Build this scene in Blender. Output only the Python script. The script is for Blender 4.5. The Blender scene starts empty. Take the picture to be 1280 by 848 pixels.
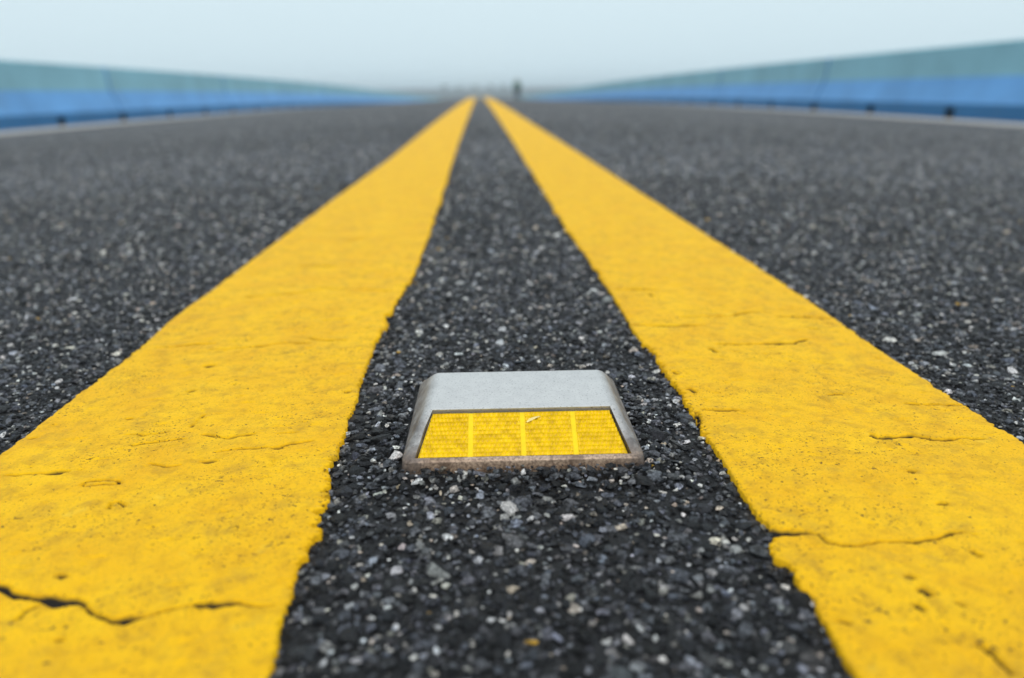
import bpy, bmesh, math, random
import numpy as np
from mathutils import Matrix, Vector, kdtree

# ------------------------------------------------------------------ camera
FPX = 976.0                       # focal length in pixels of the 1280 wide photograph
PITCH, YAW, ROLL = 0.31242, 0.03661, -0.01315
CAM = np.array([-0.0146, 0.0, 0.157])
KC = 0.000233                     # crest of the bridge: the deck falls KC*y^2
YT = 40.0                         # end of the crest curve: constant grade beyond

def cam_axes():
    p, w, r = PITCH, YAW, ROLL
    F = np.array([math.sin(w)*math.cos(p), math.cos(w)*math.cos(p), -math.sin(p)])
    R0 = np.array([math.cos(w), -math.sin(w), 0.0]); U0 = np.cross(R0, F)
    R = math.cos(r)*R0 + math.sin(r)*U0
    U = -math.sin(r)*R0 + math.cos(r)*U0
    return F, R, U
CF, CR, CU = cam_axes()

sc = bpy.context.scene
col = sc.collection
camd = bpy.data.cameras.new('camera')
cam = bpy.data.objects.new('camera', camd); col.objects.link(cam)
cam.matrix_world = Matrix(((CR[0], CU[0], -CF[0], CAM[0]), (CR[1], CU[1], -CF[1], CAM[1]),
                           (CR[2], CU[2], -CF[2], CAM[2]), (0, 0, 0, 1)))
camd.sensor_width = 36.0; camd.sensor_fit = 'HORIZONTAL'
camd.lens = FPX/1280*36.0
camd.clip_start = 0.01; camd.clip_end = 9000
camd.dof.use_dof = True
camd.dof.focus_distance = 0.372
camd.dof.aperture_fstop = 27.45/5.5
camd.dof.aperture_blades = 7
sc.camera = cam

# ------------------------------------------------------------------ sky and sun (overcast)
SUN_EL, SUN_AZ = math.radians(52), math.radians(168)   # azimuth clockwise from +Y: behind the camera, a little to the right
world = bpy.data.worlds.new('World'); sc.world = world; world.use_nodes = True
wn, wl = world.node_tree.nodes, world.node_tree.links
for n in list(wn): wn.remove(n)
wo = wn.new('ShaderNodeOutputWorld'); bg = wn.new('ShaderNodeBackground')
sky = wn.new('ShaderNodeTexSky'); sky.sky_type = 'NISHITA'; sky.sun_disc = False
sky.sun_elevation = SUN_EL; sky.sun_rotation = SUN_AZ
sky.air_density = 1.0; sky.dust_density = 6.0; sky.ozone_density = 1.0
geo = wn.new('ShaderNodeTexCoord'); sep = wn.new('ShaderNodeSeparateXYZ')
ramp = wn.new('ShaderNodeValToRGB')
# overcast cloud layer: pale and slightly blue low down, brighter towards the zenith
e = ramp.color_ramp.elements
e[0].position = 0.0; e[0].color = (7.3, 9.0, 9.8, 1)
e[1].position = 1.0; e[1].color = (12.0, 12.8, 13.2, 1)
m1 = ramp.color_ramp.elements.new(0.25); m1.color = (8.1, 9.7, 10.3, 1)
mix = wn.new('ShaderNodeMixRGB'); mix.inputs[0].default_value = 0.9
wl.new(geo.outputs['Generated'], sep.inputs[0]); wl.new(sep.outputs['Z'], ramp.inputs[0])
wl.new(sky.outputs[0], mix.inputs[1]); wl.new(ramp.outputs[0], mix.inputs[2])
wl.new(mix.outputs[0], bg.inputs[0]); bg.inputs[1].default_value = 0.1
wl.new(bg.outputs[0], wo.inputs[0])

sd = bpy.data.lights.new('sun', 'SUN'); sun = bpy.data.objects.new('sun', sd); col.objects.link(sun)
sd.energy = 1.4; sd.angle = math.radians(14); sd.color = (1.0, 0.97, 0.92)
sdir = Vector((math.sin(SUN_AZ)*math.cos(SUN_EL), math.cos(SUN_AZ)*math.cos(SUN_EL), math.sin(SUN_EL)))
sun.rotation_euler = sdir.to_track_quat('Z', 'Y').to_euler()
sun.location = (0, 0, 40)

sc.view_settings.view_transform = 'Standard'; sc.view_settings.look = 'None'
sc.view_settings.exposure = 0.0; sc.view_settings.gamma = 1.0
sc.view_settings.use_curve_mapping = False
sc.cycles.max_bounces = 8; sc.cycles.volume_bounces = 1
sc.cycles.use_denoising = True

# ------------------------------------------------------------------ helpers
rng = np.random.default_rng(7); random.seed(7)

def drop(y):
    a = np.minimum(np.abs(y), YT)
    return -KC*a*a - 2*KC*YT*(np.abs(y)-a)
def road(x, y):
    """height of the finished road surface: crowned, with a flatter gutter"""
    a = np.abs(x); b = np.clip(a-.5, 0, 4.1); c = np.clip(a-4.6, 0, None)
    return -.05*np.square(np.minimum(a, .5)) - .05*b - .028*c + drop(y)

def rays(px):
    px = np.asarray(px, float).reshape(-1, 2)
    return CF + np.outer((px[:, 0]-640)/FPX, CR) - np.outer((px[:, 1]-424)/FPX, CU)

def ground(px, dz=0.0):
    """photo pixels -> points on the road surface (dz above it)"""
    d = rays(px); s = (CAM[2]-dz)/(-d[:, 2])
    for _ in range(30):
        x, y = CAM[0]+s*d[:, 0], s*d[:, 1]
        s = (CAM[2]-dz-road(x, y))/(-d[:, 2])
    return np.stack([CAM[0]+s*d[:, 0], s*d[:, 1]], -1)

def vnoise(x, y, seed=0):
    """smooth value noise, -1..1"""
    xi, yi = np.floor(x).astype(np.int64), np.floor(y).astype(np.int64)
    fx, fy = x-xi, y-yi
    fx, fy = fx*fx*(3-2*fx), fy*fy*(3-2*fy)
    def h(a, b):
        n = (a*374761393 + b*668265263 + seed*1442695041) & 0x7fffffff
        n = ((n ^ (n >> 13))*1274126177) & 0x7fffffff
        n = (n ^ (n >> 16)) & 0xffff
        return n/32767.5-1
    return ((h(xi, yi)*(1-fx)+h(xi+1, yi)*fx)*(1-fy) + (h(xi, yi+1)*(1-fx)+h(xi+1, yi+1)*fx)*fy)

def tag(o, label=None, cat=None, group=None, kind=None):
    if label: o['label'] = label
    if cat: o['category'] = cat
    if group: o['group'] = group
    if kind: o['kind'] = kind
    return o

def link(name, me, mat=None, parent=None):
    o = bpy.data.objects.new(name, me); col.objects.link(o)
    if mat is not None and me is not None:
        for m in (mat if isinstance(mat, (list, tuple)) else [mat]): me.materials.append(m)
    if parent is not None: o.parent = parent
    return o

def mesh_np(name, V, Q, smooth=False):
    me = bpy.data.meshes.new(name)
    V = np.asarray(V, np.float32); Q = np.asarray(Q, np.int32)
    k = Q.shape[1]
    me.vertices.add(len(V)); me.vertices.foreach_set('co', V.ravel())
    me.loops.add(Q.size); me.loops.foreach_set('vertex_index', Q.ravel())
    me.polygons.add(len(Q))
    me.polygons.foreach_set('loop_start', np.arange(0, Q.size, k, dtype=np.int32))
    if smooth: me.polygons.foreach_set('use_smooth', np.ones(len(Q), bool))
    me.update(calc_edges=True); me.validate()
    return me

def grid_quads(r, c):
    i = np.arange((r-1)*(c-1)); a = i//(c-1)*c + i % (c-1)
    return np.stack([a, a+1, a+c+1, a+c], -1)

def from_bm(bm, name):
    bmesh.ops.recalc_face_normals(bm, faces=bm.faces)
    me = bpy.data.meshes.new(name); bm.to_mesh(me); bm.free(); return me

def box(bm, x0, x1, y0, y1, z0, z1):
    vs = [bm.verts.new(p) for p in ((x0,y0,z0),(x1,y0,z0),(x1,y1,z0),(x0,y1,z0),(x0,y0,z1),(x1,y0,z1),(x1,y1,z1),(x0,y1,z1))]
    for f in ((3,2,1,0),(4,5,6,7),(0,1,5,4),(1,2,6,5),(2,3,7,6),(3,0,4,7)):
        bm.faces.new([vs[i] for i in f])
    return vs

class NT:
    """tiny node helper for materials"""
    def __init__(s, name):
        s.m = bpy.data.materials.new(name); s.m.use_nodes = True
        s.n, s.l = s.m.node_tree.nodes, s.m.node_tree.links
        s.b = s.n['Principled BSDF']
        s.co = s.n.new('ShaderNodeTexCoord').outputs['Object']
    def set(s, **k):
        for a, v in k.items():
            a = a.replace('_', ' ')
            i = s.b.inputs[a]
            if hasattr(v, 'is_linked'): s.l.new(v, i)
            else: i.default_value = v if not isinstance(v, tuple) else (*v, 1)[:4]
        return s
    def scale(s, vec, co=None):
        n = s.n.new('ShaderNodeMapping'); n.inputs['Scale'].default_value = vec
        s.l.new(co or s.co, n.inputs[0]); return n.outputs[0]
    def noise(s, sc_, det=3, rough=.55, co=None, out='Fac'):
        n = s.n.new('ShaderNodeTexNoise'); n.inputs['Scale'].default_value = sc_
        n.inputs['Detail'].default_value = det; n.inputs['Roughness'].default_value = rough
        s.l.new(co or s.co, n.inputs['Vector']); return n.outputs[out]
    def voro(s, sc_, feat='F1', out='Distance', co=None):
        n = s.n.new('ShaderNodeTexVoronoi'); n.feature = feat; n.inputs['Scale'].default_value = sc_
        s.l.new(co or s.co, n.inputs['Vector']); return n.outputs[out]
    def ramp(s, f, stops, interp='LINEAR'):
        n = s.n.new('ShaderNodeValToRGB'); s.l.new(f, n.inputs[0]); r = n.color_ramp; r.interpolation = interp
        while len(r.elements) < len(stops): r.elements.new(.5)
        for e_, (p, c) in zip(r.elements, stops):
            e_.position = p; e_.color = (c, c, c, 1) if not isinstance(c, tuple) else (*c, 1)[:4]
        return n.outputs[0]
    def mix(s, f, a, b, mode='MIX'):
        n = s.n.new('ShaderNodeMixRGB'); n.blend_type = mode
        for i, v in zip(n.inputs, (f, a, b)):
            if hasattr(v, 'is_linked'): s.l.new(v, i)
            else: i.default_value = v if not isinstance(v, tuple) else (*v, 1)[:4]
        return n.outputs[0]
    def math(s, op, a, b=0.0):
        n = s.n.new('ShaderNodeMath'); n.operation = op
        for i, v in zip(n.inputs, (a, b)):
            if hasattr(v, 'is_linked'): s.l.new(v, i)
            else: i.default_value = v
        return n.outputs[0]
    def attr(s, name, typ='GEOMETRY', out='Color'):
        n = s.n.new('ShaderNodeAttribute'); n.attribute_type = typ; n.attribute_name = name; return n.outputs[out]
    def bump(s, h, dist, strength=1.0, prev=None):
        n = s.n.new('ShaderNodeBump'); n.inputs['Distance'].default_value = dist; n.inputs['Strength'].default_value = strength
        s.l.new(h, n.inputs['Height'])
        if prev is not None: s.l.new(prev, n.inputs['Normal'])
        return n.outputs[0]

# ------------------------------------------------------------------ materials
def mat_binder():
    t = NT('asphalt')
    cell = t.voro(130, out='Color')
    g = t.n.new('ShaderNodeSeparateColor'); t.l.new(cell, g.inputs[0])
    grey = t.ramp(g.outputs[0], [(0, (.015,.0145,.0168)), (.5, (.032,.031,.0355)), (.8, (.064,.062,.069)), (.93, (.09,.09,.095)), (1, (.30,.29,.28))])
    fine = t.noise(700, 3)
    c = t.mix(t.ramp(fine, [(.35, .0), (.7, .4)]), grey, (.03,.031,.034))
    big = t.noise(.9, 4, co=t.scale((1, .25, 1)))
    c = t.mix(1.0, c, t.ramp(big, [(.3, .80), (.7, 1.18)]), 'MULTIPLY')
    # where the single stones are built the sheet is only the black mastic between them
    sp = t.n.new('ShaderNodeSeparateXYZ'); t.l.new(t.co, sp.inputs[0])
    far = t.ramp(t.math('MULTIPLY', sp.outputs['Y'], .1), [(0, 0), (.20, 0), (.50, 1), (1, 1)])
    side = t.ramp(t.math('MULTIPLY', t.math('ABSOLUTE', sp.outputs['X']), .1), [(0, 0), (.20, 0), (.26, 1), (1, 1)])
    back = t.ramp(t.math('MULTIPLY', sp.outputs['Y'], -.1), [(0, 0), (.05, 0), (.09, 1), (1, 1)])
    far = t.math('MAXIMUM', far, t.math('MAXIMUM', side, back))
    mast = t.mix(t.ramp(fine, [(.45, 0), (.75, 1)]), (.005,.0052,.006), (.02,.021,.024))
    c = t.mix(far, mast, c)
    d = t.voro(130)
    n1 = t.bump(d, .003, .6)
    n2 = t.bump(fine, .0014, .8, n1)
    t.set(Base_Color=c, Roughness=.62, Normal=n2); t.b.inputs['Specular IOR Level'].default_value = .32
    return t.m

def mat_stone(kind):
    t = NT('aggregate_'+kind)
    if kind == 'single':
        oi = t.n.new('ShaderNodeObjectInfo'); base = oi.outputs['Color']
    else:
        base = t.attr('tone', 'INSTANCER')
    geo_ = t.n.new('ShaderNodeNewGeometry')
    P = geo_.outputs['Position']
    spots = t.noise(800, 5, .72, co=P); grit = t.noise(2300, 3, .6, co=P)
    c = t.mix(1.0, base, t.ramp(spots, [(.32, .25), (.5, .95), (.66, 2.0)]), 'MULTIPLY')
    film = t.noise(300, 5, .65, co=P)                     # bitumen film left on the stones, worn off the pale ones
    lum = t.n.new('ShaderNodeRGBToBW'); t.l.new(base, lum.inputs[0])
    fm = t.math('MULTIPLY', t.ramp(film, [(.50, .0), (.60, .95)]), t.ramp(lum.outputs[0], [(.12, 1), (.40, .30)]))
    c = t.mix(fm, c, t.mix(t.ramp(grit, [(.55, 0), (.68, 1)]), (.006, .0062, .0075), (.07, .072, .078)))
    rough = t.ramp(grit, [(.38, .20), (.55, .55)])
    n1 = t.bump(spots, .0013, 1.0); n2 = t.bump(grit, .0005, .9, n1)
    t.set(Base_Color=c, Roughness=rough, Normal=n2); t.b.inputs['Specular IOR Level'].default_value = .22
    return t.m

def mat_yellow():
    t = NT('yellow_marking')
    crack = t.attr('crack', out='Fac')
    n_big = t.noise(26, 5, .65); n_mid = t.noise(120, 5, .65); n_fine = t.noise(900, 4, .65)
    c = t.mix(t.ramp(n_big, [(.36, 0), (.66, 1)]), (.815, .475, .002), (.745, .395, .0015))
    c = t.mix(t.ramp(n_mid, [(.48, 0), (.73, .75)]), c, (.50, .265, .006))
    c = t.mix(t.ramp(n_fine, [(.52, 0), (.74, .65)]), c, (.42, .235, .02))
    c = t.mix(t.ramp(t.noise(70, 2), [(.68, 0), (.78, .5)]), c, (.80, .55, .05))          # worn pale spots
    # dirt-filled pin holes, denser in some areas
    dens = t.ramp(t.noise(24, 4), [(.35, .0), (.65, .07)])
    s1 = t.math('ADD', t.noise(850, 3, .55), dens); s2 = t.math('ADD', t.noise(340, 3, .6), dens)
    pm = t.math('MAXIMUM', t.ramp(s1, [(.675, 0), (.72, 1)]), t.ramp(s2, [(.71, 0), (.75, 1)]))
    c = t.mix(t.math('MULTIPLY', pm, .85), c, (.085, .05, .018))
    dirt = t.ramp(t.noise(55, 7, .75), [(.52, 0), (.72, .5)])                              # grey dirt rubbed into the film
    c = t.mix(dirt, c, (.30, .18, .03))
    c = t.mix(t.ramp(crack, [(.15, 0), (.6, 1)]), c, (.014, .012, .010))
    h = t.mix(.5, n_fine, n_mid)
    n1 = t.bump(h, .0016, .7)
    n2 = t.bump(t.math('SUBTRACT', 1.0, pm), .0005, .8, n1)
    t.set(Base_Color=c, Roughness=.68, Normal=n2); t.b.inputs['Specular IOR Level'].default_value = .20
    return t.m

def mat_simple(name, base, rough=.6, metal=0.0, nscale=40, var=.2, bump=0.0, spec=.5):
    t = NT(name)
    nz = t.noise(nscale, 5, .6)
    c = t.mix(1.0, base, t.ramp(nz, [(.3, 1-var), (.7, 1+var)]), 'MULTIPLY')
    t.set(Base_Color=c, Roughness=rough, Metallic=metal); t.b.inputs['Specular IOR Level'].default_value = spec
    if bump: t.set(Normal=t.bump(nz, bump, .7))
    return t.m

def mat_housing():
    t = NT('cast_housing')
    geo_ = t.n.new('ShaderNodeNewGeometry')
    fine = t.noise(900, 4, .7); mid = t.noise(160, 5, .65); big = t.noise(45, 4)
    c = t.mix(t.ramp(mid, [(.35, 0), (.7, 1)]), (.54, .54, .535), (.47, .47, .47))
    c = t.mix(t.ramp(t.noise(1000, 3), [(.58, 0), (.70, .8)]), c, (.14, .14, .14))
    # worn front lip: tan road grime caught low on the casting
    sp = t.n.new('ShaderNodeSeparateXYZ'); t.l.new(t.co, sp.inputs[0])
    low = t.ramp(t.math('ADD', sp.outputs['Z'], t.math('MULTIPLY', mid, .0016)), [(.0, 1), (.0052, .95), (.0074, .0), (1, 0)])
    front = t.ramp(sp.outputs['Y'], [(0, 1), (.006, 1), (.012, .3), (1, .3)])
    g = t.math('MULTIPLY', low, front)
    grime = t.mix(t.ramp(fine, [(.4, 0), (.62, 1)]), (.47, .33, .23), (.17, .11, .075))
    c = t.mix(g, c, grime)
    rust = t.math('MULTIPLY', t.ramp(t.noise(70, 5, .7), [(.5, 0), (.62, .8)]), t.ramp(sp.outputs['Z'], [(0, 1), (.010, .6), (.0150, 0), (1, 0)]))
    c = t.mix(rust, c, (.12, .075, .05))
    # flanks darker towards the sides, in uneven patches
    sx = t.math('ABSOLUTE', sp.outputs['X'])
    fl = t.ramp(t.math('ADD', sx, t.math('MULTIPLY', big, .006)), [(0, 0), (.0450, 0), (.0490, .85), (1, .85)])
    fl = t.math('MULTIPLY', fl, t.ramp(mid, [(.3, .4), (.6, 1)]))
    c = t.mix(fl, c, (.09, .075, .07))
    n1 = t.bump(fine, .0004, .5); n2 = t.bump(mid, .0006, .4, n1)
    t.set(Base_Color=c, Roughness=.42, Metallic=.35, Normal=n2)
    return t.m

def mat_lens(name, base, deep):
    t = NT(name)
    sp = t.n.new('ShaderNodeSeparateXYZ'); t.l.new(t.co, sp.inputs[0])
    nz = t.noise(260, 4, .6)
    c = t.mix(t.ramp(nz, [(.38, 0), (.72, 1)]), base, deep)
    t.set(Base_Color=c, Roughness=.40)
    t.b.inputs['Specular IOR Level'].default_value = .25
    t.b.inputs['Coat Weight'].default_value = .05; t.b.inputs['Coat Roughness'].default_value = .12
    return t.m

def mat_barrier(name, base):
    t = NT(name)
    nz = t.noise(1.4, 5, .6); st = t.noise(3.2, 5, .65, co=t.scale((1, 1, .18)))
    c = t.mix(1.0, base, t.ramp(nz, [(.3, .86), (.7, 1.12)]), 'MULTIPLY')
    c = t.mix(t.ramp(st, [(.55, 0), (.8, .35)]), c, (.10, .13, .15))
    t.set(Base_Color=c, Roughness=.7, Normal=t.bump(t.noise(60, 4), .004, .5))
    return t.m

M = dict(
    asphalt=mat_binder(), stone=mat_stone('single'), stuff=mat_stone('mass'), yellow=mat_yellow(),
    housing=mat_housing(),
    lens=mat_lens('amber_lens', (.88, .59, .001), (.56, .35, .001)),
    bar=mat_lens('amber_bar', (.84, .59, .002), (.76, .51, .002)),
    slot_shade=mat_simple('slot_shade_dirt', (.012, .011, .010), .8),  # drain slot faces: dirt and the recess's shade in one near-black
    pad=mat_simple('bitumen', (.014, .014, .015), .55, nscale=400, bump=.001),
    teal=mat_barrier('teal_paint', (.21, .42, .50)), blue=mat_barrier('blue_paint', (.105, .30, .60)), deep=mat_barrier('toe_shade_blue', (.012, .125, .30)),  # deep: the blue again, with the upright toe's shade put into it
    concrete=mat_simple('concrete', (.36, .35, .335), .9, nscale=12, var=.25, bump=.003),
    water=mat_simple('water', (.03, .06, .075), .12, nscale=.3, var=.1, bump=.05),
    land=mat_simple('far_land', (.022, .032, .038), .9, nscale=.05),
    bark=mat_simple('bark', (.06, .05, .04), .9, nscale=3), leaf=mat_simple('leaf', (.05, .09, .03), .7, nscale=.8, var=.5),
    skin=mat_simple('skin', (.42, .26, .18), .5), jacket=mat_simple('jacket', (.035, .12, .085), .8, nscale=8),
    trouser=mat_simple('trouser', (.02, .026, .045), .85, nscale=8), hair=mat_simple('hair', (.02, .015, .012), .5),
    shoe=mat_simple('shoe', (.03, .03, .03), .6),
)

# ------------------------------------------------------------------ line edges traced on the road
LO = [(0,568.7),(103,488),(165,443),(212,400),(272,357),(349,299),(422,245),(485,200)]
LI = [(340,848),(342,801),(361,744),(382,678),(404,621),(415,580),(435,527),(453,472),(475,412),(494,378),(516,344),(540,282),(550,250)]
RI = [(1074,847),(1034,776),(996,722),(972,685),(966,672),(968,664),(950,645),(933,621),(908,580),(866,514),(838,468),(820,442),(797,419),(778,387),(744,334),(707,282),(687,250)]
RO = [(1280,553),(1204,505),(1077,421),(985,358),(926,320),(800,240),(730,195)]
NOM = dict(LO=-.238, LI=-.080, RI=.088, RO=.230)

def edge_fn(pts, nom):
    g = ground(pts); o = np.argsort(g[:, 1]); ys, xs = g[o, 1], g[o, 0]
    if True:
        ys = np.concatenate([[-60, ys[0]-.10], ys, [ys[-1]*1.8+.4, 400]])
        xs = np.concatenate([[nom, (xs[0]+nom)/2], xs, [nom, nom]])
    def f(y):
        b = np.interp(y, ys, xs)
        # smooth the polyline a little
        b = (b + np.interp(y-.006, ys, xs) + np.interp(y+.006, ys, xs))/3
        return b
    return f
EDGE = {k: edge_fn(v, NOM[k]) for k, v in (('LO', LO), ('LI', LI), ('RI', RI), ('RO', RO))}

def rag(y, seed, amp):
    r = .5*vnoise(y*55, y*0, seed) + .4*vnoise(y*150, y*0+3, seed+1) + .5*vnoise(y*430, y*0+7, seed+2) + .45*vnoise(y*950, y*0+9, seed+3) - 1.1*np.clip(vnoise(y*95, y*0+5, seed+4)-.45, 0, 1)
    return amp*r*(.35+.9*np.clip(.5+vnoise(y*26, y*0+11, seed+6), 0, 1.3))
def edge(k, y):
    amp = {'LI': .0027, 'RI': .0022, 'LO': .0012, 'RO': .0012}[k]
    return EDGE[k](y) + rag(np.asarray(y, float), {'LO': 11, 'LI': 23, 'RI': 37, 'RO': 51}[k], amp)

# ------------------------------------------------------------------ road deck
def spread(a, b, n, p=1.0):
    return a + (b-a)*np.linspace(0, 1, n)**p
ys = np.concatenate([spread(-40, -1, 14)[:-1], np.arange(-1, 3, .02), 3*1.045**np.arange(0, 98)])
ys = ys[ys < 215]; ys = np.append(ys, 215)
XL, XR = -5.60, 5.40
xs = np.concatenate([np.linspace(XL-.02, -1.2, 24)[:-1], np.arange(-1.2, 1.2, .02), np.linspace(1.2, XR+.02, 24)])
XX, YY = np.meshgrid(xs, ys)
ZZ = road(XX, YY) - .0036
o = link('road', mesh_np('road', np.stack([XX, YY, ZZ], -1).reshape(-1, 3), grid_quads(len(ys), len(xs)), True), M['asphalt'])
ROAD = tag(o, 'dark asphalt bridge roadway running to the crest', None, None, 'structure')

def strip(name, x0, x1, dz, mat, n=3, y0=-40, y1=215):
    yy = np.concatenate([np.linspace(y0, 0, 20)[:-1], np.linspace(0, 30, 40)[:-1], np.linspace(30, y1, 60)])
    xx = np.linspace(x0, x1, n); X, Y = np.meshgrid(xx, yy)
    return link(name, mesh_np(name, np.stack([X, Y, road(X, Y)+dz], -1).reshape(-1, 3), grid_quads(len(yy), n), True), mat)
for x0, x1, side in ((XL-.01, XL+.95, 'left'), (XR-.80, XR+.01, 'right')):
    o = strip('gutter_'+side, x0, x1, .004, M['concrete'])
    tag(o, 'pale concrete gutter strip along the %s barrier' % side, kind='structure')
# slab under the roadway
bm = bmesh.new(); prev = None
for y in np.linspace(-40, 215, 52):
    z = float(drop(y))
    ring = [bm.verts.new((x, y, z+dz)) for x, dz in ((-6.1, -.26), (-6.1, -.75), (5.9, -.75), (5.9, -.26))]
    if prev:
        for i in range(4): bm.faces.new((prev[i], prev[(i+1) % 4], ring[(i+1) % 4], ring[i]))
    else: bm.faces.new(ring)
    prev = ring
bm.faces.new(prev)
o = link('bridge_deck', from_bm(bm, 'bridge_deck'), M['concrete']); tag(o, 'concrete bridge deck slab beneath the roadway', kind='structure')

# ------------------------------------------------------------------ yellow lines
def zoomed(x0, y0, s, pts): return [(x0+a/s, y0+b/s) for a, b in pts]
A = lambda p: zoomed(0, 400, 2.667, p)
B = lambda p: zoomed(740, 320, 2.370, p)
D = lambda p: zoomed(0, 580, 3.165, p)
G = lambda p: zoomed(880, 520, 2.585, p)
E3 = lambda p: zoomed(150, 200, 3.122, p)
# (polyline in photo pixels, width in mm)
CRACKS_L = [
 ([(-40,722),(0,733),(22,745),(55,747)], 1.5), ([(55,745),(75,749),(102,753)], 2.3), ([(102,753),(115,765),(140,776)], .8),
 ([(138,776),(160,774),(182,769)], 1.9), ([(182,769),(235,757),(250,754)], .7), ([(243,755),(298,752)], 1.6), ([(298,752),(315,757),(342,756)], .6),
 (D([(60,615),(100,575),(150,555)]), .8), (D([(430,180),(440,155),(465,150),(500,165)]), .28), (D([(232,438),(262,444)]), 1.0), (D([(220,695),(245,700)]), 1.0),
 (A([(445,420),(490,410),(545,405)]), .6), (A([(545,405),(620,395)]), .3), (A([(675,382),(720,388)]), .6), (A([(720,388),(760,394)]), .35),
 (A([(760,392),(800,385)]), 1.5), (A([(800,385),(845,378)]), .7), (A([(720,440),(805,427)]), .35), (A([(805,427),(850,428),(885,427)]), 1.4), (A([(912,429),(935,427)]), 1.0), (A([(935,424),(960,415),(1040,402)]), .5),
 (A([(675,472),(715,469)]), 1.7), (A([(165,508),(225,505)]), 1.9), (A([(20,520),(90,512),(165,508)]), .4),
 (A([(270,552),(300,538),(395,537),(398,548),(330,550),(275,556)]), .30), (A([(300,538),(330,537)]), .5),
 (A([(520,93),(590,90)]), .35), (A([(590,88),(640,82),(722,79)]), .8), (A([(700,101),(780,95),(850,90)]), .45), (A([(850,88),(882,88)]), 1.3), (A([(880,88),(960,75),(1030,76)]), .6), (A([(1030,60),(1100,68),(1155,66)]), .6),
 (A([(638,356),(680,315)]), .3), (A([(686,154),(712,152)]), 2.0), (A([(1152,239),(1166,236)]), 1.6), (A([(426,330),(438,329)]), 1.5), (A([(104,395),(118,394)]), 1.3), (A([(630,240),(650,236)]), .8),
 (A([(420,385),(520,380),(560,375)]), .25), (A([(500,480),(560,488),(600,486)]), .3), (A([(930,380),(990,374)]), .35),
 (E3([(490,535),(600,528),(690,520)]), .8), (E3([(690,520),(800,500),(870,505),(960,506),(1060,510)]), 1.2),
 (E3([(790,625),(880,620)]), .6), (E3([(700,415),(840,415)]), .8), (E3([(880,320),(960,300)]), .8),
]
CRACKS_R = [
 (G([(180,352),(200,362),(246,374)]), 2.8), (G([(240,375),(290,376),(332,374)]), 1.8), (G([(332,374),(375,385),(400,410)]), .5), (G([(400,410),(430,416),(500,418)]), .9),
 (G([(500,418),(560,408),(600,405)]), .5), (G([(600,405),(640,407),(680,408),(740,395)]), 1.0), (G([(740,395),(800,380),(832,374)]), .9), (G([(832,374),(880,384)]), .3),
 (G([(708,568),(730,575)]), 1.7), (G([(660,522),(680,524)]), 1.2), (G([(755,281),(775,283)]), 1.6), (G([(690,610),(705,620)]), 1.6), (G([(660,178),(678,180)]), 1.3),
 (G([(435,660),(470,668)]), 1.0), (G([(820,605),(845,615)]), 1.0), (G([(890,740),(935,765),(1000,830)]), 1.0), (G([(870,440),(885,446)]), 1.8),
 (B([(828,531),(848,537)]), 1.5), (B([(848,537),(900,534)]), .8), (B([(900,534),(945,530),(985,538)]), .9), (B([(985,538),(1020,543)]), .6), (B([(1020,543),(1060,545)]), .7), (B([(1055,545),(1072,541)]), 1.7), (B([(1072,541),(1095,539),(1160,542)]), .5),
 (B([(930,436),(970,441)]), .9), (B([(970,441),(1050,443),(1105,438)]), .4), (B([(330,455),(380,457),(430,457)]), .7), (B([(370,260),(480,261)]), .7), (B([(480,260),(530,258),(600,256),(637,246)]), .9),
 (B([(265,180),(330,178)]), .6), (B([(330,178),(420,175),(470,165),(510,166)]), .7), (B([(550,178),(620,180),(700,184)]), .9), (B([(120,203),(230,207),(330,205)]), .9), (B([(75,100),(130,98),(190,100)]), .9),
 (B([(285,395),(298,396),(308,405)]), .8), (B([(640,213),(670,216)]), .6), (B([(700,412),(740,408)]), .5), (B([(240,343),(252,350)]), 1.3), (B([(350,275),(370,285)]), .8), (B([(170,112),(182,118)]), .7),
 (B([(310,460),(318,480),(312,495)]), .6),
]

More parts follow.
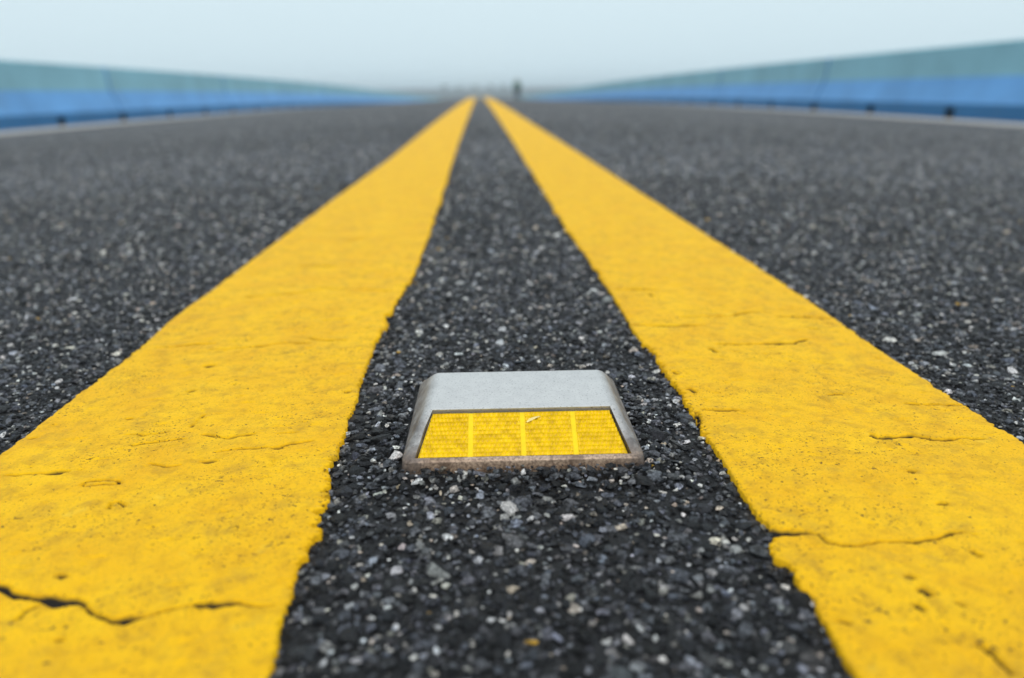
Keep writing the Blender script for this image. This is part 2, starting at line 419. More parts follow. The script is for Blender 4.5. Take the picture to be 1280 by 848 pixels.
def line_mesh(name, eL, eR, cracks, seed):
    y = np.concatenate([np.linspace(-40, -1, 10)[:-1], np.linspace(-1, .12, 60)[:-1], np.arange(.12, .78, .00058)])
    step, yy = .0009, [.78]
    while yy[-1] < 210:
        step = max(.0009, .0011*yy[-1]**1.35); yy.append(yy[-1]+min(step, 4))
    y = np.concatenate([y, yy])
    te = np.array([0, 0, .0025, .007, .014, .022])
    t = np.concatenate([te, np.linspace(.03, .97, 120), 1-te[::-1]])
    L, R = edge(eL, y), edge(eR, y)
    X = L[:, None] + (R-L)[:, None]*t[None]
    Y = np.repeat(y[:, None], len(t), 1)
    base = road(X, Y)
    d = np.minimum(X-L[:, None], R[:, None]-X)
    near = np.clip(1.6-Y*.4, 0, 1)
    und = .00035*vnoise(X*45, Y*45, seed) + .00022*vnoise(X*130, Y*130, seed+1) + .00010*vnoise(X*330, Y*330, seed+2)
    h = und*near - .0007*np.exp(-np.clip(d, 0, 1)/.0009)
    # shallow dents where the paint sank between stones
    pit = np.clip(vnoise(X*210, Y*210, seed+5)-.62, 0, 1)
    h -= .0018*pit*near
    crack = np.zeros_like(X)
    wob = .0007*vnoise(X*160, Y*0+5, seed+8) + .0004*vnoise(X*520, Y*0+2, seed+9)
    for pts, w in cracks:
        g = ground(pts); w = w*1e-3*(1.05 if g[:, 1].mean() < .27 else (1.1 if w >= 1.2 else 2.1))
        gx0, gx1, gy0, gy1 = g[:, 0].min()-.01, g[:, 0].max()+.01, g[:, 1].min()-.01, g[:, 1].max()+.01
        r0, r1 = np.searchsorted(y, gy0), np.searchsorted(y, gy1)
        if r1 <= r0: continue
        px, py = X[r0:r1], Y[r0:r1]+wob[r0:r1]
        best = np.full(px.shape, 9.0)
        for a, b in zip(g[:-1], g[1:]):
            ab = b-a; q = np.clip(((px-a[0])*ab[0]+(py-a[1])*ab[1])/max(ab@ab, 1e-12), 0, 1)
            best = np.minimum(best, np.hypot(px-a[0]-q*ab[0], py-a[1]-q*ab[1]))
        tot = np.clip((px-gx0-.01)/max(gx1-gx0-.02, 1e-4), 0, 1)
        ww = w*(.65+.7*(.5+.5*vnoise(px*240, py*0+1, seed+4)))*(.35+.65*np.sin(np.pi*np.clip(tot*.9+.05, 0, 1))**.5)
        k = np.clip(1.25-best/np.maximum(ww, .00050), 0, 1)*np.clip(ww/.00045, 0.4, 1)
        crack[r0:r1] = np.maximum(crack[r0:r1], k)
    h -= .0030*crack
    Z = base + h
    Z[:, 0] = base[:, 0]-.006; Z[:, -1] = base[:, -1]-.006
    me = mesh_np(name, np.stack([X, Y, Z], -1).reshape(-1, 3), grid_quads(len(y), len(t)), True)
    at_ = me.attributes.new('crack', 'FLOAT', 'POINT'); at_.data.foreach_set('value', crack.astype(np.float32).ravel())
    return me
o = link('yellow_line', line_mesh('yellow_line', 'LO', 'LI', CRACKS_L, 100), M['yellow'])
tag(o, 'cracked thick yellow centre line on the left side of the road stud', 'road marking', 'double yellow centre lines')
o = link('yellow_line', line_mesh('yellow_line', 'RI', 'RO', CRACKS_R, 200), M['yellow'])
tag(o, 'cracked thick yellow centre line on the right side of the road stud', 'road marking', 'double yellow centre lines')

# ------------------------------------------------------------------ road stud (raised pavement marker)
MK = tag(bpy.data.objects.new('road_stud', None), 'grey cast road stud with yellow prismatic reflector between the yellow lines', 'road stud')
col.objects.link(MK); MK.empty_display_size = .05
MX, MY = .0010, .3060
MK.location = (MX, MY, float(road(MX, MY))); MK.rotation_euler = (0, 0, -.016)
HB, HT, DEP, Y1, Y2, Z1, Z2 = .0535, .0440, .099, .0258, .0728, .0026, .0170
bm = bmesh.new()
def ringv(hw, y0, y1, z): return [bm.verts.new(p) for p in ((-hw, y0, z), (hw, y0, z), (hw, y1, z), (-hw, y1, z))]
r0, r1, r2 = ringv(HB, 0, DEP, -.004), ringv(HB-.0004, .0003, DEP-.0003, Z1), ringv(HT, Y1, Y2, Z2)
bm.faces.new(r0[::-1]); bm.faces.new(r2)
for a, b in ((r0, r1), (r1, r2)):
    for i in range(4): bm.faces.new((a[i], a[(i+1) % 4], b[(i+1) % 4], b[i]))
bm.edges.ensure_lookup_table()
big = [e_ for e_ in bm.edges if (e_.verts[0] in r2 or e_.verts[1] in r2)]
sides = [e_ for e_ in big if not (e_.verts[0] in r2 and e_.verts[1] in r2)] + [e_ for e_ in big if e_.verts[0] in r2 and e_.verts[1] in r2 and abs(e_.verts[0].co.x-e_.verts[1].co.x) < 1e-6]
bmesh.ops.bevel(bm, geom=sides, offset=.0034, segments=5, profile=.5, affect='EDGES')
rest = [e_ for e_ in bm.edges if len(e_.link_faces) == 2 and e_.calc_face_angle() > .3 and max(v.co.z for v in e_.verts) > .002]
bmesh.ops.bevel(bm, geom=rest, offset=.0007, segments=3, profile=.5, affect='EDGES')
# recess for the reflector on the front and the back slope
SL = Vector((0, Y1, Z2-Z1)); SLN = SL.length; U = SL.normalized(); NV = Vector((0, -U.z, U.y))
def slope_pt(s, x, d=0.0, back=False):
    p = Vector((x, .0003, Z1)) + U*s + NV*d
    return Vector((-p.x, DEP-p.y, p.z)) if back else p
S0, S1, W0, W1 = .0022, SLN-.0012, .0474, .0417
for back in (False, True):
    nv = Vector((0, -NV.y if back else NV.y, NV.z))
    bm.normal_update()
    f = max((f for f in bm.faces if f.normal.dot(nv) > .995), key=lambda f: f.calc_area())
    outer = list(f.verts)
    q = [bm.verts.new(slope_pt(s, x, 0, back)) for s, x in ((S0, -W0), (S0, W0), (S1, W1), (S1, -W1))]
    q2 = [bm.verts.new(slope_pt(s, x, -.0048, back)) for s, x in ((S0, -W0), (S0, W0), (S1, W1), (S1, -W1))]
    bm.faces.remove(f)
    oe = [bm.edges.get((outer[i], outer[(i+1) % len(outer)])) for i in range(len(outer))]
    ie = [bm.edges.new((q[i], q[(i+1) % 4])) for i in range(4)]
    bmesh.ops.bridge_loops(bm, edges=oe+ie)
    for i in range(4): bm.faces.new((q[i], q[(i+1) % 4], q2[(i+1) % 4], q2[i]))
    bm.faces.new(q2)
for f in bm.faces: f.smooth = False
me = from_bm(bm, 'housing')
H = link('housing', me, M['housing'], MK)
for p in me.polygons: p.use_smooth = True
me.set_sharp_from_angle(angle=math.radians(40))

def reflector(back):
    gap = .00045
    bm = bmesh.new()
    lay = []
    for d in (-.0046, -.0036):
        lay.append([bm.verts.new(slope_pt(s, x, d, back)) for s, x in ((S0+gap, -W0+gap), (S0+gap, W0-gap), (S1-gap, W1-gap), (S1-gap, -W1+gap))])
    bm.faces.new(lay[0][::-1]); bm.faces.new(lay[1])
    for i in range(4): bm.faces.new((lay[0][i], lay[0][(i+1) % 4], lay[1][(i+1) % 4], lay[1][i]))
    rf = link('reflector', from_bm(bm, 'reflector'), M['lens'], MK)
    # raised bars between and around the prism fields
    sa, sb = S0+.0011, S1-.0011
    hw = lambda s: W0-gap-.0011 + (W1-W0)*(s-S0)/(S1-S0)
    def slab(name, c0, c1, mat, d0=-.0037, d1=-.00150):
        bm = bmesh.new(); v = []
        for d in (d0, d1):
            v.append([bm.verts.new(slope_pt(s, x, d, back)) for s, x in c0+c1])
        bm.faces.new(v[0][::-1]); bm.faces.new(v[1])
        for i in range(4): bm.faces.new((v[0][i], v[0][(i+1) % 4], v[1][(i+1) % 4], v[1][i]))
        return link(name, from_bm(bm, name), mat, rf)
    bars = (-.0232, .0003, .0234)
    for bx in bars:
        slab('divider_bar', [(sa, bx-.0012), (sa, bx+.0012)], [(sb, bx+.0012), (sb, bx-.0012)], M['bar'])
    xb = [None, *bars, None]
    for ci in range(4):
        V, T = [], []
        rows, cols = 10, 10
        def lim(s):
            a = -hw(s) if ci == 0 else xb[ci]+.00115
            b = hw(s) if ci == 3 else xb[ci+1]-.00115
            return a, b
        for r in range(rows):
            s0_, s1_ = sa+(sb-sa)*r/rows, sa+(sb-sa)*(r+1)/rows
            a, b = lim((s0_+s1_)/2); st = (b-a)/cols; off = .5*st if r % 2 else 0
            edges_ = [a]+[a+off+st*k for k in range(1 if not off else 0, cols+1) if a+off+st*k < b-1e-6]+[b]
            for xa, xc in zip(edges_[:-1], edges_[1:]):
                k = len(V); mm = (s0_+s1_)/2
                V += [slope_pt(s0_, xa, -.0013, back), slope_pt(s0_, xc, -.0013, back), slope_pt(s1_, xc, -.0013, back), slope_pt(s1_, xa, -.0013, back),
                      slope_pt(mm+.30*(s1_-s0_), (xa+xc)/2, -.0013-.0021*min(1, (xc-xa)/st), back)]
                for i in range(4): T.append((k+i, k+(i+1) % 4, k+4))
        # small skirt so the field is a solid plate, not a sheet
        cm = mesh_np('prism_field', V, T)
        cell = link('prism_field', cm, M['lens'], rf)
    return rf
RF = reflector(False); reflector(True)
# pale scrape across the top of the reflector
bm = bmesh.new(); pv = None
sc_pts = [(.0215, .0022), (.0228, .0038), (.0240, .0062), (.0247, .0085)]
for i, (s, x) in enumerate(sc_pts):
    w = (.0004, .0009, .0007, .0002)[i]
    cur = [bm.verts.new(slope_pt(s+w*.7, x-w*.4, -.0013)), bm.verts.new(slope_pt(s, x, -.0010)), bm.verts.new(slope_pt(s-w*.7, x+w*.4, -.0013))]
    if pv:
        bm.faces.new((pv[0], pv[1], cur[1], cur[0])); bm.faces.new((pv[1], pv[2], cur[2], cur[1]))
    pv = cur
link('scrape', from_bm(bm, 'scrape'), mat_simple('scraped_plastic', (.78, .64, .25), .7, nscale=900), RF)
# bitumen bed the stud is set in
n = 90; V = []; Q = []
for i in range(n):
    a = 2*math.pi*i/n; c_, s_ = math.cos(a), math.sin(a)
    k = 1/max(abs(c_)/(HB+.0018), abs(s_)/(DEP/2+.0005))
    w = .0010*abs(math.sin(i*.7)*math.sin(i*1.9+1))
    for rr, z in ((.80, -.0022), (1.0, -.0030), (1.03, -.0060)):
        V.append(((k*rr+w)*c_, DEP/2+(k*rr+w)*s_, z))
for i in range(n):
    j = (i+1) % n
    for r in range(2): Q.append((i*3+r, j*3+r, j*3+r+1, i*3+r+1))
link('bitumen_bed', mesh_np('bitumen_bed', V, Q, True), M['pad'], MK)

# ------------------------------------------------------------------ asphalt stones
protos = []
for k in range(16):
    r_ = np.random.default_rng(40+k)
    p = r_.normal(size=(15, 3)); p /= np.linalg.norm(p, axis=1)[:, None]
    p *= r_.uniform(.42, .56, (15, 1)); p *= np.array([1.0, r_.uniform(.62, .95), r_.uniform(.5, .8)])
    p[:, 2] = np.clip(p[:, 2], -.5, r_.uniform(.16, .26))             # rolled flat on top
    bm = bmesh.new()
    for q in p: bm.verts.new(q)
    bmesh.ops.convex_hull(bm, input=bm.verts)
    bmesh.ops.delete(bm, geom=[v for v in bm.verts if not v.link_faces], context='VERTS')
    protos.append(from_bm(bm, 'stone'))

def in_line(x, y, m=0.0):
    a = (x > edge('LO', y)-m) & (x < edge('LI', y)+m)
    b = (x > edge('RI', y)-m) & (x < edge('RO', y)+m)
    return a | b
def in_stud(x, y, m=0.0):
    return (np.abs(x-MX) < HB+.0008+m) & (y > MY-.0010-m) & (y < MY+DEP+.0015+m)
def scatter(x0, x1, y0, y1, s, jit=.5):
    gx, gy = np.meshgrid(np.arange(x0, x1, s), np.arange(y0, y1, s*.88))
    gx[1::2] += s/2
    gx = gx + rng.uniform(-jit, jit, gx.shape)*s; gy = gy + rng.uniform(-jit, jit, gy.shape)*s
    return gx.ravel(), gy.ravel()
def tones(n, bright=1.0, top=1.0):
    u = rng.random(n)*top; v = rng.random(n)
    g = np.where(u < .40, .008+.022*v**1.3, np.where(u < .82, .045+.10*v, np.where(u < .945, .15+.20*v, .42+.32*v)))*bright
    tint = rng.normal(0, .03, n)
    blue = np.where(u < .86, .11, -.02) + rng.normal(0, .05, n)
    c = np.stack([g*(1-blue*.65+tint), g*(1-blue*.25), g*(1+blue), np.ones(n)], -1)
    pk = (u > .9) & (v < .22); c[pk] *= np.array([1.05, .90, .80, 1])
    gold = rng.random(n) < (.0003 if n > 30000 and top == 1 else 0); c[gold] = (.62, .36, .03, 1)
    return np.clip(c, 0, .85)

PX, PY, PS, PL, PT = [], [], [], [], []     # x, y, size, layer lift, tone
def add(x, y, size, lift, keep, bright=1.0, top=1.0):
    ex = np.maximum(np.abs(x-MX)-HB, np.maximum(MY-y, y-MY-DEP))       # stones crowd up against the stud
    lift = lift + .0034*np.clip(1.25-ex/.016, 0, 1)
    x, y, size, lift = x[keep], y[keep], size[keep], lift[keep]
    PX.append(x); PY.append(y); PS.append(size); PL.append(lift); PT.append(tones(len(x), bright, top))
def in_view(x, y, m=.06): return (np.abs(x-CAM[0]-.037*y) < .70*y+m) & (y > .13)

# large stones, near
x, y = scatter(-1.0, 1.0, .10, 1.5, .0125, .55)
size = rng.uniform(.0055, .0105, len(x)); keep = (rng.random(len(x)) < .50) & ~in_line(x, y, -.0005) & ~in_stud(x, y, .0018) & in_view(x, y, .15)
add(x, y, size, rng.uniform(-.0015, .0004, len(x)), keep)
bigx, bigy, bigs = PX[0], PY[0], PS[0]
kd = kdtree.KDTree(len(bigx))
for i in range(len(bigx)): kd.insert((bigx[i], bigy[i], 0), i)
kd.balance()
def clear_of_big(x, y, f):
    out = np.ones(len(x), bool)
    for i in range(len(x)):
        _, j, d = kd.find((x[i], y[i], 0)); out[i] = d > bigs[j]*f
    return out
# middle sizes
x, y = scatter(-1.0, 1.0, .10, 1.5, .0047, .5)
k0 = ~in_line(x, y, -.0005) & ~in_stud(x, y, .0005) & in_view(x, y, .12); x, y = x[k0], y[k0]
size = rng.uniform(.0026, .0060, len(x)); keep = clear_of_big(x, y, .36)
add(x, y, size, rng.uniform(-.0018, .0, len(x)), keep)
# fines, only close to the camera
x, y = scatter(-.62, .62, .12, .80, .0024, .55)
k0 = ~in_line(x, y, -.0003) & ~in_stud(x, y) & in_view(x, y, .04); x, y = x[k0], y[k0]
size = rng.uniform(.0012, .0031, len(x)); keep = clear_of_big(x, y, .33) & (rng.random(len(x)) < .85)
add(x, y, size, rng.uniform(-.0022, -.0002, len(x)), keep, 1.1)
# farther out: tones raised, grazing sheen put into the stone colour
for y0, y1, s, lo_, hi_ in ((1.5, 2.6, .0075, .0042, .0095), (2.6, 4.6, .0120, .005, .010), (4.6, 8.5, .030, .006, .012)):
    x, y = scatter(-.72*y1-.3, .72*y1+.3, y0, y1, s, .55)
    keep = ~in_line(x, y, -.001) & in_view(x, y, .25) & (rng.random(len(x)) < np.where(y < 4.6, np.clip(1.25-.38*(y-1.5), .12, 1), np.clip(.75-.19*(y-4.6), 0, 1)))
    add(x, y, rng.uniform(lo_, hi_, len(x)), rng.uniform(-.0012, .0004, len(x)), keep, 1.45, .955)
# beside and behind the photograph's view
x, y = scatter(-2.7, 2.7, -1.0, 4.6, .0105, .55)
fade = np.clip((2.7-np.abs(x))/.6, 0, 1)*np.clip((y+1.0)/.5, 0, 1)
lim_ = np.where(y < 1.5, in_view(x, y, .10), in_view(x, y, .22))
keep = ~lim_ & ~in_line(x, y, -.0005) & ~in_stud(x, y, .002) & (rng.random(len(x)) < fade)
add(x, y, rng.uniform(.0055, .0125, len(x)), rng.uniform(-.0012, .0004, len(x)), keep, 1.2, .97)
PX, PY, PS, PL, PT = map(np.concatenate, (PX, PY, PS, PL, PT))
N = len(PX)
tilt = np.where(PY < 1.2, .20, .16)[:, None]
sx = PS*rng.uniform(.9, 1.25, N); sz = PS*rng.uniform(.7, 1.05, N)
rot = np.concatenate([rng.normal(0, 1, (N, 2))*tilt, rng.uniform(0, 2*math.pi, (N, 1))], -1)
PZ = road(PX, PY) - .0018 + PL - .16*sz
idx = rng.integers(0, len(protos), N)
# the stones that show largest become parts of their own
depth = np.hypot(PX-CAM[0], PY)
pxs = PS*FPX/np.maximum(depth, .15); pxs[~in_view(PX, PY, -.01) | (PY < .172)] = 0
pxs *= .5+1.2*np.clip(PT[:, 1], 0, .5)
top = np.argsort(-pxs)[:290]
is_top = np.zeros(N, bool); is_top[top] = True
for me in protos: me.materials.append(M['stone'])
for i in top:
    o = bpy.data.objects.new('stone', protos[idx[i]]); col.objects.link(o)
    o.location = (PX[i], PY[i], PZ[i]); o.rotation_euler = rot[i]; o.scale = (sx[i], PS[i], sz[i])
    o.color = PT[i]; o.parent = ROAD
keep = ~is_top
me = bpy.data.meshes.new('aggregate'); n = int(keep.sum())
me.vertices.add(n); me.vertices.foreach_set('co', np.stack([PX, PY, PZ], -1)[keep].astype(np.float32).ravel())
def attr(name, typ, arr, key='vector'):
    a = me.attributes.new(name, typ, 'POINT'); a.data.foreach_set(key, np.ascontiguousarray(arr).ravel())
attr('turn', 'FLOAT_VECTOR', rot[keep].astype(np.float32))
attr('size', 'FLOAT_VECTOR', np.stack([sx, PS, sz], -1)[keep].astype(np.float32))
attr('tone', 'FLOAT_COLOR', PT[keep].astype(np.float32), 'color')
attr('pick', 'INT', idx[keep].astype(np.int32), 'value')
AG = link('aggregate', me, None, ROAD); AG['kind'] = 'stuff'; AG['label'] = 'crushed stone set in the dark asphalt'
pro = bpy.data.collections.new('stone_shapes')          # only a source of shapes, not in the scene
for k, pm in enumerate(protos):
    c2 = pm.copy(); c2.materials.clear(); c2.materials.append(M['stuff'])
    pro.objects.link(bpy.data.objects.new('stone_shape', c2))
ng = bpy.data.node_groups.new('aggregate', 'GeometryNodeTree')
ng.interface.new_socket('Geometry', in_out='INPUT', socket_type='NodeSocketGeometry')
ng.interface.new_socket('Geometry', in_out='OUTPUT', socket_type='NodeSocketGeometry')
gi, go = ng.nodes.new('NodeGroupInput'), ng.nodes.new('NodeGroupOutput')
ci = ng.nodes.new('GeometryNodeCollectionInfo'); ci.inputs['Collection'].default_value = pro
ci.inputs['Separate Children'].default_value = True; ci.inputs['Reset Children'].default_value = True
ip = ng.nodes.new('GeometryNodeInstanceOnPoints'); ip.inputs['Pick Instance'].default_value = True
def named(n_, t_):
    a = ng.nodes.new('GeometryNodeInputNamedAttribute'); a.data_type = t_; a.inputs[0].default_value = n_
    return a.outputs[0]
er = ng.nodes.new('FunctionNodeEulerToRotation')
ng.links.new(gi.outputs[0], ip.inputs['Points']); ng.links.new(ci.outputs[0], ip.inputs['Instance'])
ng.links.new(named('pick', 'INT'), ip.inputs['Instance Index'])
ng.links.new(named('turn', 'FLOAT_VECTOR'), er.inputs[0]); ng.links.new(er.outputs[0], ip.inputs['Rotation'])
ng.links.new(named('size', 'FLOAT_VECTOR'), ip.inputs['Scale'])
ng.links.new(ip.outputs[0], go.inputs[0])
md = AG.modifiers.new('aggregate', 'NODES'); md.node_group = ng
print('stones', N)

# ------------------------------------------------------------------ barriers
PAN, SLOT = 5.76, 1.92
PROF = [(0.0, 0.0, 0), (.012, .17, 0), (.135, .46, 0), (.175, .80, 1), (.195, .815, 1), (.36, .815, 1), (.38, .80, 1), (.38, 0.0, 0)]
def barrier(x0, sgn, label):
    root = tag(bpy.data.objects.new('bridge_barrier', None), label, 'barrier', 'two-tone barriers along the bridge')
    col.objects.link(root); root.location = (x0, 0, float(road(x0, 0)))
    for k in range(-4, 19):
        ya, yb = 12.98+k*PAN+.028, 12.98+(k+1)*PAN-.028
        stations = sorted({ya, ya+.07, ya+SLOT-.09, ya+SLOT+.08, ya+2*SLOT-.09, ya+2*SLOT+.08, yb-.07, yb} | set(np.linspace(ya, yb, 7)[1:-1]))
        slots = [(ya, ya+.07), (ya+SLOT-.09, ya+SLOT+.08), (ya+2*SLOT-.09, ya+2*SLOT+.08), (yb-.07, yb)]
        isslot = lambda a, b: any(a >= s-1e-6 and b <= e_+1e-6 for s, e_ in slots)
        HS = .13
        bm = bmesh.new()
        P2 = [(0.0+.012*HS/.17, HS, 0)] + PROF[1:-1] + [(.38, HS, 0)]
        jig = [random.uniform(-.006, .006) for _ in range(2)]
        prev = None
        for y in stations:
            dz = float(drop(y)); dx = jig[0] + (jig[1]-jig[0])*(y-ya)/(yb-ya)
            ring = [bm.verts.new((sgn*(px+dx), y, pz+dz)) for px, pz, _ in P2]
            if prev is not None:
                m = len(ring)
                for i in range(m):
                    if i == m-1: continue
                    f = bm.faces.new((prev[i], prev[i+1], ring[i+1], ring[i])); f.material_index = 1 if P2[i+1][2] and i >= 2 else (2 if i == 0 else 0)
                f = bm.faces.new((prev[m-1], prev[0], ring[0], ring[m-1]))
            else: bm.faces.new(ring)
            prev = ring
        bm.faces.new(prev)
        # foot blocks between the drain slots, and the back web that closes the slots
        for a, b in zip(stations[:-1], stations[1:]):
            xi = .25 if isslot(a, b) else 0.0
            vs = []
            for y in (a, b):
                dz = float(drop(y)); dx = jig[0] + (jig[1]-jig[0])*(y-ya)/(yb-ya)
                vs.append([bm.verts.new((sgn*(px+dx), y, pz+dz)) for px, pz in ((xi, -.03), (xi+(.012*HS/.17 if not xi else 0), HS), (.38, HS), (.38, -.03))])
            for i in range(4):
                if i == 1: continue
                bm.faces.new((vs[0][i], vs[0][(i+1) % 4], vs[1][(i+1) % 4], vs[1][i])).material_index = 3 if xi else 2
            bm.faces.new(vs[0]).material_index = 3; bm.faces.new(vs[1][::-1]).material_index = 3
        me = from_bm(bm, 'panel')
        link('panel', me, [M['blue'], M['teal'], M['deep'], M['slot_shade']], root)
        bm = bmesh.new(); zj = float(drop(yb+.028))
        pj = [(.03, .02), (.042, .17), (.165, .46), (.205, .785), (.35, .785), (.35, .02)]
        ra = [bm.verts.new((sgn*px, yb-.004, zj+pz)) for px, pz in pj]; rb = [bm.verts.new((sgn*px, yb+.060, zj+pz)) for px, pz in pj]
        bm.faces.new(ra); bm.faces.new(rb[::-1])
        for i in range(6): bm.faces.new((ra[i], ra[(i+1) % 6], rb[(i+1) % 6], rb[i]))
        link('joint_seal', from_bm(bm, 'joint_seal'), M['pad'], root)
    return root
barrier(XL, -1, 'long low barrier on the left, teal above and blue below, with dark drain slots')
barrier(XR, 1, 'long low barrier on the right, teal above and blue below, with dark drain slots')

# ------------------------------------------------------------------ far walker on the deck
def skin_mesh(name, joints, edges_, mat, parent, root_i=0, sub=2):
    me = bpy.data.meshes.new(name); me.from_pydata([j[:3] for j in joints], edges_, [])
    o = link(name, me, mat, parent)
    md = o.modifiers.new('skin', 'SKIN'); md.use_smooth_shade = True
    sv = me.skin_vertices[0].data if me.skin_vertices else None
    if sv is None:
        bpy.context.view_layer.objects.active = o
        bm = bmesh.new(); bm.from_mesh(me); bm.verts.layers.skin.verify(); bm.to_mesh(me); bm.free(); sv = me.skin_vertices[0].data
    for i, j in enumerate(joints):
        sv[i].radius = (j[3], j[4] if len(j) > 4 else j[3]); sv[i].use_root = (i == root_i)
    m2 = o.modifiers.new('sub', 'SUBSURF'); m2.levels = sub; m2.render_levels = sub
    return o
PE = tag(bpy.data.objects.new('person', None), 'person in a dark green jacket and dark trousers walking in the far right lane', 'person')
col.objects.link(PE)
py_, px_ = 64.0, 3.0
PE.location = (px_, py_, float(road(px_, py_))-.003); PE.rotation_euler = (0, 0, .1)
# y forward, one continuous body in mid stride, seen from behind
J = [(0,0,.94,.135,.10), (0,0,1.12,.13,.095), (0,.01,1.34,.16,.105), (0,.02,1.48,.065,.065), (0,.03,1.56,.055,.055), (0,.04,1.64,.078,.095), (0,.035,1.74,.062,.075),
     (-.10,0,.88,.085,.085), (-.105,.14,.50,.06,.06), (-.11,.16,.09,.042,.042), (-.11,.27,.04,.035,.03),
     (.10,0,.88,.085,.085), (.105,.06,.50,.06,.06), (.11,-.24,.14,.042,.042), (.11,-.16,.04,.035,.03),
     (-.20,.01,1.40,.06,.06), (-.25,-.06,1.14,.045,.045), (-.24,.05,.90,.034,.034), (-.235,.09,.82,.03,.02),
     (.20,.01,1.40,.06,.06), (.25,.02,1.14,.045,.045), (.24,.16,.93,.034,.034), (.235,.21,.87,.03,.02)]
ED = [(0,1),(1,2),(2,3),(3,4),(4,5),(5,6),(0,7),(7,8),(8,9),(9,10),(0,11),(11,12),(12,13),(13,14),(2,15),(15,16),(16,17),(17,18),(2,19),(19,20),(20,21),(21,22)]
body = skin_mesh('body', J, ED, M['skin'], PE)
def grown(js, k): return [(j[0], j[1], j[2], j[3]+k, (j[4] if len(j) > 4 else j[3])+k) for j in js]
jk = grown([J[0], J[1], J[2], (0,.02,1.47,.075,.075), J[15], J[16], J[17], J[19], J[20], J[21]], .048)
skin_mesh('jacket', jk, [(0,1),(1,2),(2,3),(2,4),(4,5),(5,6),(2,7),(7,8),(8,9)], M['jacket'], PE)
tr = grown([J[0], J[7], J[8], J[9], J[11], J[12], J[13]], .036)
skin_mesh('trousers', tr, [(0,1),(1,2),(2,3),(0,4),(4,5),(5,6)], M['trouser'], PE)
hr = grown([(0,.015,1.65,.075,.085), (0,.025,1.74,.068,.08)], .012)
skin_mesh('hair', hr, [(0,1)], M['hair'], PE)
for a, b in ((J[9], J[10]), (J[13], J[14])):
    skin_mesh('shoe', grown([(a[0], a[1]-.04, a[2]-.03, .042, .04), (b[0], b[1], b[2], .036, .03)], .008), [(0,1)], M['shoe'], PE, sub=1)

# ------------------------------------------------------------------ water, far shore, trees
WZ = -13.0
bm = bmesh.new(); vs = [bm.verts.new(p) for p in ((-3000,-1500,WZ),(3000,-1500,WZ),(3000,4500,WZ),(-3000,4500,WZ))]; bm.faces.new(vs)
o = link('water', from_bm(bm, 'water'), M['water']); tag(o, 'calm grey water under the bridge', kind='structure')
nx, ny = 60, 24
X, Y = np.meshgrid(np.linspace(-1500, 1500, nx), np.linspace(0, 1, ny))
shore = 205 + 14*vnoise(X/120, X*0, 3)
YY = shore + Y*700
ZZ = -13.8 + 13.0*np.clip(Y*2.6, 0, 1)**.8 + .5*vnoise(X/60, YY/60, 4) + .35*vnoise(X/17, YY/17, 6)
o = link('terrain', mesh_np('terrain', np.stack([X, YY, ZZ], -1).reshape(-1, 3), grid_quads(ny, nx), True), M['land']); tag(o, 'low hazy land on the far shore', kind='structure')

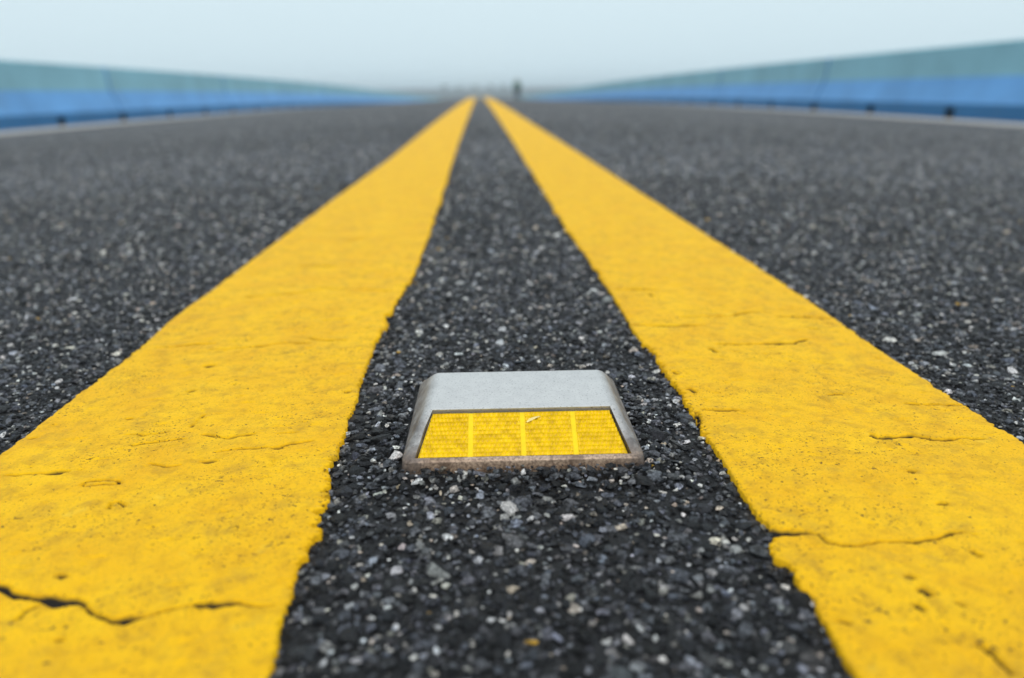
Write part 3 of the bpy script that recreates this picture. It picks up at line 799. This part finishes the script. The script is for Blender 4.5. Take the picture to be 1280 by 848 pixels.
def far_tree(x, y, h, wid, seed, label):
    r = random.Random(seed)
    root = tag(bpy.data.objects.new('tree', None), label, 'tree', 'hazy trees beyond the crest'); col.objects.link(root)
    z0 = -1.6; root.location = (x, y, z0)
    bm = bmesh.new()
    def limb(p, q, ra, rb):
        p, q = Vector(p), Vector(q); ax = (q-p).normalized(); s_ = ax.orthogonal().normalized(); t_ = ax.cross(s_)
        c0 = [bm.verts.new(p+(s_*math.cos(a)+t_*math.sin(a))*ra) for a in np.linspace(0, 2*math.pi, 7)[:-1]]
        c1 = [bm.verts.new(q+(s_*math.cos(a)+t_*math.sin(a))*rb) for a in np.linspace(0, 2*math.pi, 7)[:-1]]
        for i in range(6): bm.faces.new((c0[i], c0[(i+1) % 6], c1[(i+1) % 6], c1[i]))
        bm.faces.new(c1); bm.faces.new(c0[::-1])
    limb((0,0,-.5), (r.uniform(-.3,.3), 0, h*.55), .28, .16)
    tips = []
    for k in range(9):
        a = r.uniform(0, 6.28); zz = h*r.uniform(.35, .6); L = wid*r.uniform(.5, .95)
        tip = (math.cos(a)*L*.8, math.sin(a)*L*.8, zz+h*r.uniform(.08, .32)); tips.append(tip); limb((0,0,zz), tip, .1, .03)
    tips.append((0, 0, h*.85))
    link('trunk', from_bm(bm, 'trunk'), M['bark'], root)
    V, Q = [], []
    for t in tips:
        for _ in range(90):
            c = Vector(t)+Vector((r.gauss(0, wid*.24), r.gauss(0, wid*.24), r.gauss(0, h*.07)))
            if c.z > h: c.z = h-r.random()*.6
            u = Vector((r.gauss(0,1), r.gauss(0,1), r.gauss(0,1))).normalized(); w = u.orthogonal().normalized(); s_ = r.uniform(.12, .30)
            k = len(V); V += [c-u*s_, c+w*s_*.6, c+u*s_, c-w*s_*.6]; Q.append((k, k+1, k+2, k+3))
    link('crown', mesh_np('crown', V, Q), M['leaf'], root)
for px, py, d, wid, seed, label in (
    (555, 106, 480, 1.6, 1, 'leftmost of the hazy trees on the horizon, beside the left barrier'),
    (574, 108, 500, 1.9, 2, 'second hazy tree from the left on the horizon'),
    (593, 107, 500, 1.8, 3, 'third hazy tree from the left, just left of where the lines meet'),
    (613, 106.5, 500, 2.0, 4, 'fourth hazy tree from the left, just right of where the lines meet'),
    (628, 106, 490, 1.9, 5, 'rightmost hazy tree, between the lines and the walking person')):
    dr = rays([(px, py)])[0]; s_ = d/dr[1]; p = CAM+s_*dr
    far_tree(p[0], d, p[2]+1.6, wid, seed, label)

# ------------------------------------------------------------------ hazy air
bm = bmesh.new(); box(bm, -3100, 3100, -1600, 4600, WZ-1.5, 9.0)
hm = bpy.data.materials.new('haze'); hm.use_nodes = True
for n_ in list(hm.node_tree.nodes): hm.node_tree.nodes.remove(n_)
ho = hm.node_tree.nodes.new('ShaderNodeOutputMaterial'); hv = hm.node_tree.nodes.new('ShaderNodeVolumePrincipled')
hv.inputs['Color'].default_value = (.84, .94, 1.0, 1); hv.inputs['Density'].default_value = .0014; hv.inputs['Anisotropy'].default_value = .2
hm.node_tree.links.new(hv.outputs[0], ho.inputs['Volume'])
o = link('haze', from_bm(bm, 'haze'), hm); tag(o, 'pale even haze over the bridge and water', 'haze', kind='stuff')
